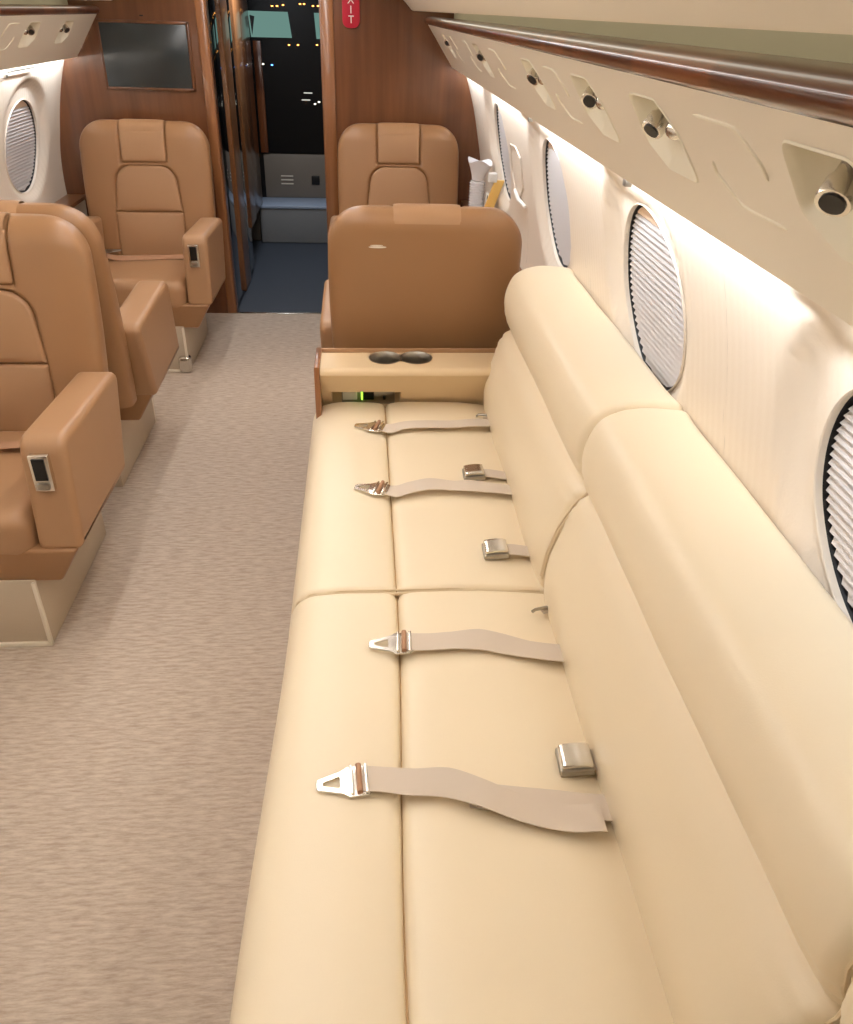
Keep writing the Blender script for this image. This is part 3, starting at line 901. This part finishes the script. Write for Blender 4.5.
def make_chair(label):
    t = thing('club_chair', label, 'armchair', (0, 0, 0), 0)
    obj('backrest', make_back_bm(), M['tan2'], t, angle=60)
    # headrest panel wraps over the top edge
    zt = 1.108
    hp = dens(resample_round([(-.114, .929), (.114, .929), (.114, 1.084), (-.114, 1.084)], [.008] * 4, 3))
    bm = pad_bm(hp, extra=.006)
    # over-the-top piece
    prev = None
    for k in range(9):
        a = PI * k / 8
        row = []
        for i in range(15):
            x = -.112 + .224 * i / 14
            e = .003 * (1 - (abs(x) / .112) ** 8)
            yc_ = back_y(1.08) + .0675
            row.append(bm.verts.new((x, yc_ - cos(a) * (.060 + e), 1.070 + sin(a) * (.050 + e))))
        if prev:
            for i in range(14): bm.faces.new((prev[i], prev[i + 1], row[i + 1], row[i]))
        prev = row
    obj('headrest', bm, M['tan'], t, angle=60)
    r = .085
    up = [(-.176, .690), (.176, .690)]
    for s, a0 in ((1, 0), (-1, 90)):
        for k in range(9):
            a = math.radians(a0 + k * 90 / 8)
            up.append(((.158 - r) * s + r * cos(a), .911 - r + r * sin(a)))
    obj('back_panel', pad_bm(dens(up), extra=.006), M['tan'], t, angle=60)
    obj('lumbar_panel', pad_bm(dens(resample_round([(-.178, .455), (.178, .455), (.178, .686), (-.178, .686)], .008, 3)), extra=.010), M['tan'], t, angle=60)
    # seat cushion
    def sf(p):
        p.z += .012 * (1 - (p.x / .27) ** 2) - .02 * max(0, (p.y + .1)) ; return p
    obj('seat_cushion', rbox(bmesh.new(), -.252, .252, -.395, .16, .315, .470, .050, n=8, f=sf), M['tan'], t)
    # arms
    for s in (1, -1):
        pf = resample_round([(-.385, .355), (.10, .345), (.20, .665), (-.340, .690)], [.02, .03, .04, .055], 6)
        a0, a1 = (.258, .380) if s > 0 else (-.380, -.258)
        arm = obj('armrest', prism(bmesh.new(), pf, 'x', a0, a1, r=.022, seg=5), M['tan'], t)
        # latch plate in the front face
        xc = s * .316
        pl = obj('latch_plate', B(xc - .025, xc + .025, -.3735, -.352, .545, .652, bev=.002), M['chrome'], arm)
        obj('slot', B(xc - .016, xc + .016, -.3775, -.370, .580, .644), M['dark'], pl)
        obj('lever', B(xc - .016, xc + .016, -.3815, -.371, .553, .572, bev=.002), M['steel'], pl)
    # skirt under seat, tapering inwards
    bm = bmesh.new()
    def sk(v):
        k = (v.z - .235) / .125; k = max(0, min(1, k))
        return Vector((v.x * (.80 + .20 * k), v.y * (.94 + .06 * k), v.z))
    rbox(bm, -.366, .366, -.392, .10, .235, .362, .012, n=4, f=sk)
    obj('skirt', bm, M['tan2'], t)
    # pedestal with trimmed panels
    bm = B(-.22, .22, -.375, .22, 0, .245, bev=.004)
    ped = obj('pedestal', bm, M['ped'], t)
    bm = bmesh.new()
    for x in (-.222, .210): box(bm, x, x + .012, -.384, -.372, .0, .24, bev=.002)
    box(bm, -.222, .222, -.384, -.372, 0, .014, bev=.002)
    obj('trim_strip', bm, M['psu'], ped)
    return t
M['night'] = mat('night_glass', (6, 7, 9), .35, spec=.25)
M['ped'] = mat('pedestal_carpet', (196, 180, 158), .7, bump=(60, .3, (.3, .3, 3), .004))
ch = make_chair('tan leather club chair nearest the camera on the left, facing aft')
spots = [((-1.172, 2.245), 0, None),
         ((-1.195, 3.02), PI, 'tan leather club chair seen from behind, back to back with the nearest left chair'),
         ((-1.145, 4.37), 0, 'tan leather club chair against the wooden bulkhead under the screen'),
         ((.212, 3.06), PI, 'tan leather club chair with its plain back turned, just beyond the divan console'),
         ((.200, 4.46), 0, 'tan leather club chair against the wooden bulkhead right of the doorway')]
chairs = []
for (x, y), rz, lab in spots:
    c = ch if lab is None else copy_tree(ch)
    c.location = (x, y, 0); c.rotation_euler = (0, 0, rz)
    if lab: c['label'] = lab
    c['group'] = 'tan club chairs'
    c.scale = (1, 1, .985 if abs(y) < 4 else 1.005)
    chairs.append(c)
obj('foot_cover', rbox(bmesh.new(), .17, .235, -.40, -.34, 0, .09, .02, n=4), M['chrome'], chairs[2])
# faint pale scuff mark on the back of the chair beyond the console
bm = bmesh.new()
cst = chairs[3]
def rear_y(z): return back_y(z) + .135 + .0012
for (dx, dz, w, h) in ((0, 0, .030, .0035), (.003, .006, .022, .0018)):
    ring = [bm.verts.new((.165 + dx + w * cos(2 * PI * k / 24), rear_y(1.0 + dz), .992 + dz + h * sin(2 * PI * k / 24))) for k in range(24)]
    bm.faces.new(ring)
obj('brand_mark', bm, M['psu'], cst, smooth=False)

# belts on two chairs
for (x, y, lab, pts, wd) in (
    (-1.16, 4.35, 'tan lap belt lying across the seat under the screen', [(-.24, .09, .50), (-.20, .05, .492), (-.12, .02, .490), (0, .035, .490), (.12, .055, .490), (.24, .08, .486)], (0, .8, .2)),
    (-1.176, 2.21, 'dark lap belt tongue lying on the nearest tan chair seat', [(-.02, .03, .49), (.08, .02, .490), (.16, .03, .492), (.24, .07, .482)], (0, 1, 0))):
    root = thing('lap_belt', lab, 'seat belt', (x, y, 0))
    obj('webbing', ribbon(bmesh.new(), pts, .045, wd), M['web2'], root)
    tb = tongue_bm(); q = obj('tongue', tb, M['steel'] if y > 4 else M['dark'], root)
    q.location = Vector(pts[0]) + Vector((.0, 0, .006)); q.rotation_euler = (0, 0, math.radians(200 if y > 4 else 0))

# ------------------------------------------------------------------ side ledges by the wall
for side, y0, y1, lab in ((1, 3.44, 4.94, 'cream side ledge on the right wall between the two facing tan chairs'), (-1, 3.42, 4.94, 'cream side ledge on the left wall beside the bulkhead chair')):
    X = lambda v: v if side > 0 else -1 - v
    root = thing('side_ledge', lab, 'ledge', (X(.66), y0, 0))
    off = -Vector(root.location)
    bm = B(min(X(.60), X(.695)), max(X(.60), X(.695)), y0, y1, .42, .68)
    for v in bm.verts:
        v.co += off
        if v.co.z < .5: v.co.x += side * .012
    obj('body', bm, M['shell'], root)
    bm = B(min(X(.585), X(.695)), max(X(.585), X(.695)), y0 - .01, y1, .68, .70, bev=.004)
    for v in bm.verts: v.co += off
    obj('ledge_top', bm, M['jamb'], root)
# cups, folded paper and card on the right ledge
cs = thing('cup_stack', 'stack of white plastic cups beside the yellow paper on the right ledge', 'cups', (.595, 4.34, .70))
bm = bmesh.new()
for k in range(15):
    z = .01 + k * .0135
    tube(bm, [(0, 0, z), (0, 0, z + .003), (0, 0, z + .0031), (0, 0, z + .013)], [.040, .042, .034, .036], 20)
obj('cup', bm, M['plastic'], cs)
bm = bmesh.new()
def flare(p): return p
tube(bm, [(0, 0, .215), (.002, 0, .235), (.004, 0, .26), (.006, .0, .285), (.008, .0, .305), (.008, .0, .302), (.006, 0, .28), (.003, 0, .24)], [.030, .034, .042, .052, .064, .061, .050, .034], 20)
for v in bm.verts:
    if v.co.z > .25: v.co.z += .012 * sin(math.atan2(v.co.y, v.co.x) * 3)
obj('open_cup', bm, M['plastic'], cs)
nk = thing('folded_paper', 'yellow folded paper leaning against the white cup stack', 'paper', (.615, 4.23, .70))
def lean(p): p.x += .35 * p.z; return p
obj('sheet', rbox(bmesh.new(), -.030, .020, -.012, .004, 0, .235, .003, n=4, f=lean), M['yellow'], nk)
obj('cap', rbox(bmesh.new(), .018, .062, -.02, .012, .225, .27, .006, n=4), M['white'], nk)
cd = thing('brochure_pair', 'two white brochures with black stripes beside the yellow paper', 'brochure', (.657, 4.28, .70))
for i in range(2):
    q = obj('brochure', B(-.02 + i * .022, -.012 + i * .022, -.05, .03, 0, .165, bev=.001), M['white'], cd)
    obj('stripe', B(-.0215 + i * .022, -.0195 + i * .022, -.051, -.035, .0, .16), M['dark'], q)

# handle recess of the hatch on the right wall
hr = thing('hatch_handle', 'cream pull handle in a shallow recess on the right wall', 'handle', tuple(cyl(3.54, 15.5, 1, -.006)))
off = -Vector(hr.location)
bm = bmesh.new()
pts = [cyl(y, a, 1, -.002) for y, a in ((3.42, 19.5), (3.52, 21), (3.66, 20.6), (3.70, 15), (3.66, 11), (3.60, 10), (3.52, 12), (3.44, 14))]
tube(bm, [p + off for p in pts + pts[:1]], .0035, 8, caps=False); obj('recess_rim', bm, M['shell'], hr)
bm = bmesh.new(); tube(bm, [cyl(3.62, 12.0, 1, -.010) + off, cyl(3.50, 11.4, 1, -.018) + off, cyl(3.40, 10.8, 1, -.008) + off], [.008, .009, .007], 10)
obj('lever', bm, M['white'], hr)

# ------------------------------------------------------------------ screen and sign
sc = thing('wall_screen', 'dark flat screen in a thin wooden frame on the bulkhead', 'screen', (-1.135, YF, 1.40))
obj('display', B(-.222, .222, -.026, -.012, -.145, .150, bev=.002), M['screen'], sc)
bm = bmesh.new()
for a in ((-.236, .236, .150, .164), (-.236, .236, -.159, -.145)): box(bm, a[0], a[1], -.022, 0, a[2], a[3], bev=.003)
for a in ((-.236, -.222), (.222, .236)): box(bm, a[0], a[1], -.022, 0, -.159, .164, bev=.003)
obj('bezel', bm, M['wood'], sc)
obj('sensor', B(-.012, .006, -.004, 0, .182, .188), M['dark'], sc)

sg = thing('exit_sign', 'red rounded EXIT sign on the wood right of the doorway', 'sign', (-.048, YF, 1.64))
pf = resample_round([(-.046, -.082), (.046, -.082), (.046, .135), (-.046, .135)], .04, 6)
obj('plate', prism(bmesh.new(), pf, 'y', -.010, 0, r=.002, seg=2), M['red'], sg)
for k, chx in enumerate('EXIT'):
    cu = bpy.data.curves.new('t', 'FONT'); cu.body = chx; cu.size = .050; cu.align_x = 'CENTER'; cu.align_y = 'CENTER'; cu.extrude = .0008
    ot = bpy.data.objects.new('t', cu); COL.objects.link(ot)
    bpy.context.view_layer.update()
    me = bpy.data.meshes.new_from_object(ot)
    bpy.data.objects.remove(ot)
    o = bpy.data.objects.new('letter', me); COL.objects.link(o); me.materials.clear(); me.materials.append(M['white'])
    o.parent = sg; o.location = (0, -.0115, .088 - .044 * k); o.rotation_euler = (PI / 2, 0, 0)

# ------------------------------------------------------------------ vestibule and flight deck beyond the doorway
VY = 7.06
tag(obj('floor_2', B(-1.6, .4, YF + .005, VY, -.05, -.002), M['vfloor'], smooth=False), kind='structure')
tag(obj('wall_left_2', B(-1.65, -1.25, YF + .06, VY, 0, 1.9), M['beige'], smooth=False), kind='structure')
tag(obj('wall_right_2', B(-.18, -.1, YF + .11, VY, 0, 1.9), M['glass'], smooth=False), kind='structure')
tag(obj('ceiling_2', B(-1.6, .4, YF + .06, VY, 1.9, 1.95), M['dark'], smooth=False), kind='structure')
tag(obj('wall_front_2', B(-1.6, .4, VY, VY + .05, 0, 1.9), M['dark'], smooth=False), kind='structure')
# galley cabinet on the left: dark glass doors between wooden pilasters
gc = thing('galley_cabinet', 'tall cabinet of dark glass doors between wooden posts left of the doorway', 'cabinet', (-.875, YF + .05, 0))
for a, b in ((0.02, .41), (.68, .95)):
    obj('glass_door', B(-.03, .072, a, b, .03, 1.88, bev=.002), M['glass'], gc)
for a, b in ((.41, .68), (.95, 1.24)):
    obj('post', B(-.05, .080, a, b, 0 if a < .5 else .29, 1.88, bev=.01, seg=3), M['jamb'], gc)
obj('side_panel', B(-.05, .07, 1.24, 1.80, .30, 1.88, bev=.004), M['wood'], gc)
# step bench at the far end
bn = thing('bench', 'low grey bench with a pale blue top beyond the doorway', 'bench', (-.5, 6.9, 0))
obj('box', B(-.33, .32, -.17, .15, 0, .27, bev=.01, seg=3), M['greyb'], bn)
obj('top', B(-.335, .32, -.18, .15, .27, .295, bev=.008, seg=2), M['bluetop'], bn)
obj('side_step', B(-.74, -.34, -.10, .15, 0, .29, bev=.006), M['beige'], bn)
pn = thing('lower_panel', 'beige panel with a black socket and vents above the grey bench', 'panel', (-.5, VY, 0))
obj('board', B(-.30, .33, -.02, 0, .296, .63, bev=.004), M['beige'], pn)
obj('socket', B(.08, .145, -.03, -.015, .40, .47, bev=.006), M['dark'], pn)
for x in (-.17, .22):
    for z in (.40, .43, .46):
        obj('vent_slat', B(x, x + .10, -.026, -.018, z, z + .008, bev=.001), M['psu'], pn)
gl = thing('dark_glazing', 'black glass filling the wall above the beige panel beyond the doorway', 'glass', (-.5, VY - .02, 0))
obj('pane', B(-.45, .33, -.005, .02, .64, 1.88), M['night'], gl)
obj('glazing_post', B(-.315, -.255, -.018, .0, .64, 1.42, bev=.004), M['trim'], gl)
for x0, x1, lab in ((-.835, -.53, 'large pale green lit window pane at the top of the dark glazing'), (-.345, -.20, 'narrow pale green lit window pane beside the right door post')):
    w = thing('lit_pane', lab, 'window pane', ((x0 + x1) / 2, VY - .031, 1.53))
    h = (x1 - x0) / 2
    bm = bmesh.new(); poly = [(-h, .080), (h - .01, .080), (h + .012, -.086), (-h + .012, -.088)]
    obj('panel', prism(bm, [Vector(p) for p in poly], 'y', -.006, .006, r=.001, seg=1), M['teal'], w, smooth=False)
    if h > .1:
        bm = bmesh.new(); poly = [(-h + .012, .055), (-h + .048, .046), (-h + .022, -.076)]
        obj('notch', prism(bm, [Vector(p) for p in poly], 'y', -.009, -.006, r=.0005, seg=1), M['dark'], w, smooth=False)
lamps = [(283, 5, 'amber'), (277, 6, 'amber'), (272, 6, 'amber'), (300, 4, 'amber'), (304, 4, 'amber'), (313, 6, 'amber'), (318, 6, 'amber'),
         (289, 45, 'amber'), (298, 45, 'amber'), (317, 45, 'amber'), (263, 64, 'wlamp'), (272, 65, 'blamp'),
         (315, 104, 'wlamp'), (319, 102, 'wlamp'), (308, 93, 'wbar'), (306, 100, 'wbar')]
CAMM = [[0.99708256, 0.01430945, -0.07497743], [-0.07090413, 0.53737864, -0.84035517], [0.02826625, 0.84321969, 0.53682546]]
F = 788.1575
for i, (u, v, m_) in enumerate(lamps):
    d = (u - 426.5, -(v - 512), -F)
    wv = Vector([sum(CAMM[r][c] * d[c] for c in range(3)) for r in range(3)])
    t = (VY - .029) / wv.y; p = Vector((0, 0, 1.65)) + wv * t
    hw = .034 if i > 13 else .008
    bm = bmesh.new(); rbox(bm, -hw, hw, -.004, .004, -.004, .004, .003, n=2)
    o = obj('panel_lamp', bm, M[m_]); o.location = p
    lab = {'wbar': 'short dim white bar of light low in the dark glazing', 'amber': 'tiny amber lamp glowing in the dark glazing beyond the doorway', 'wlamp': 'tiny white lamp glowing in the dark glazing beyond the doorway', 'blamp': 'tiny blue lamp glowing in the dark glazing beyond the doorway'}[m_]
    tag(o, lab, 'lamp', {'wbar': 'white bars in the dark glazing', 'amber': 'amber lamps in the dark glazing', 'wlamp': 'white lamps in the dark glazing', 'blamp': 'blue lamp in the dark glazing'}[m_])

# ------------------------------------------------------------------ lights
w = bpy.data.worlds.new('World'); scene.world = w; w.use_nodes = True
w.node_tree.nodes['Background'].inputs['Color'].default_value = (.9, .92, 1, 1)
w.node_tree.nodes['Background'].inputs['Strength'].default_value = .05
def area(name, loc, rot, sx, sy, e, col):
    l = bpy.data.lights.new(name, 'AREA'); l.shape = 'RECTANGLE'; l.size = sx; l.size_y = sy; l.energy = e; l.color = col
    o = bpy.data.objects.new(name, l); COL.objects.link(o); o.location = loc; o.rotation_euler = rot
    return o
area('vestibule_lamp', (-.6, 6.0, 1.85), (0, 0, 0), .3, .3, 8, (.85, .92, 1))

# ------------------------------------------------------------------ camera
cam = bpy.data.cameras.new('camera'); co = bpy.data.objects.new('camera', cam); COL.objects.link(co)
cam.sensor_fit = 'HORIZONTAL'; cam.sensor_width = 36; cam.lens = F * 36 / 853; cam.clip_start = .02
mw = Matrix(CAMM).to_4x4(); mw.translation = Vector((0, 0, 1.65)); co.matrix_world = mw
scene.camera = co
vs = scene.view_settings
vs.view_transform = 'Standard'; vs.look = 'None'; vs.exposure = .20; vs.gamma = 1; vs.use_curve_mapping = False
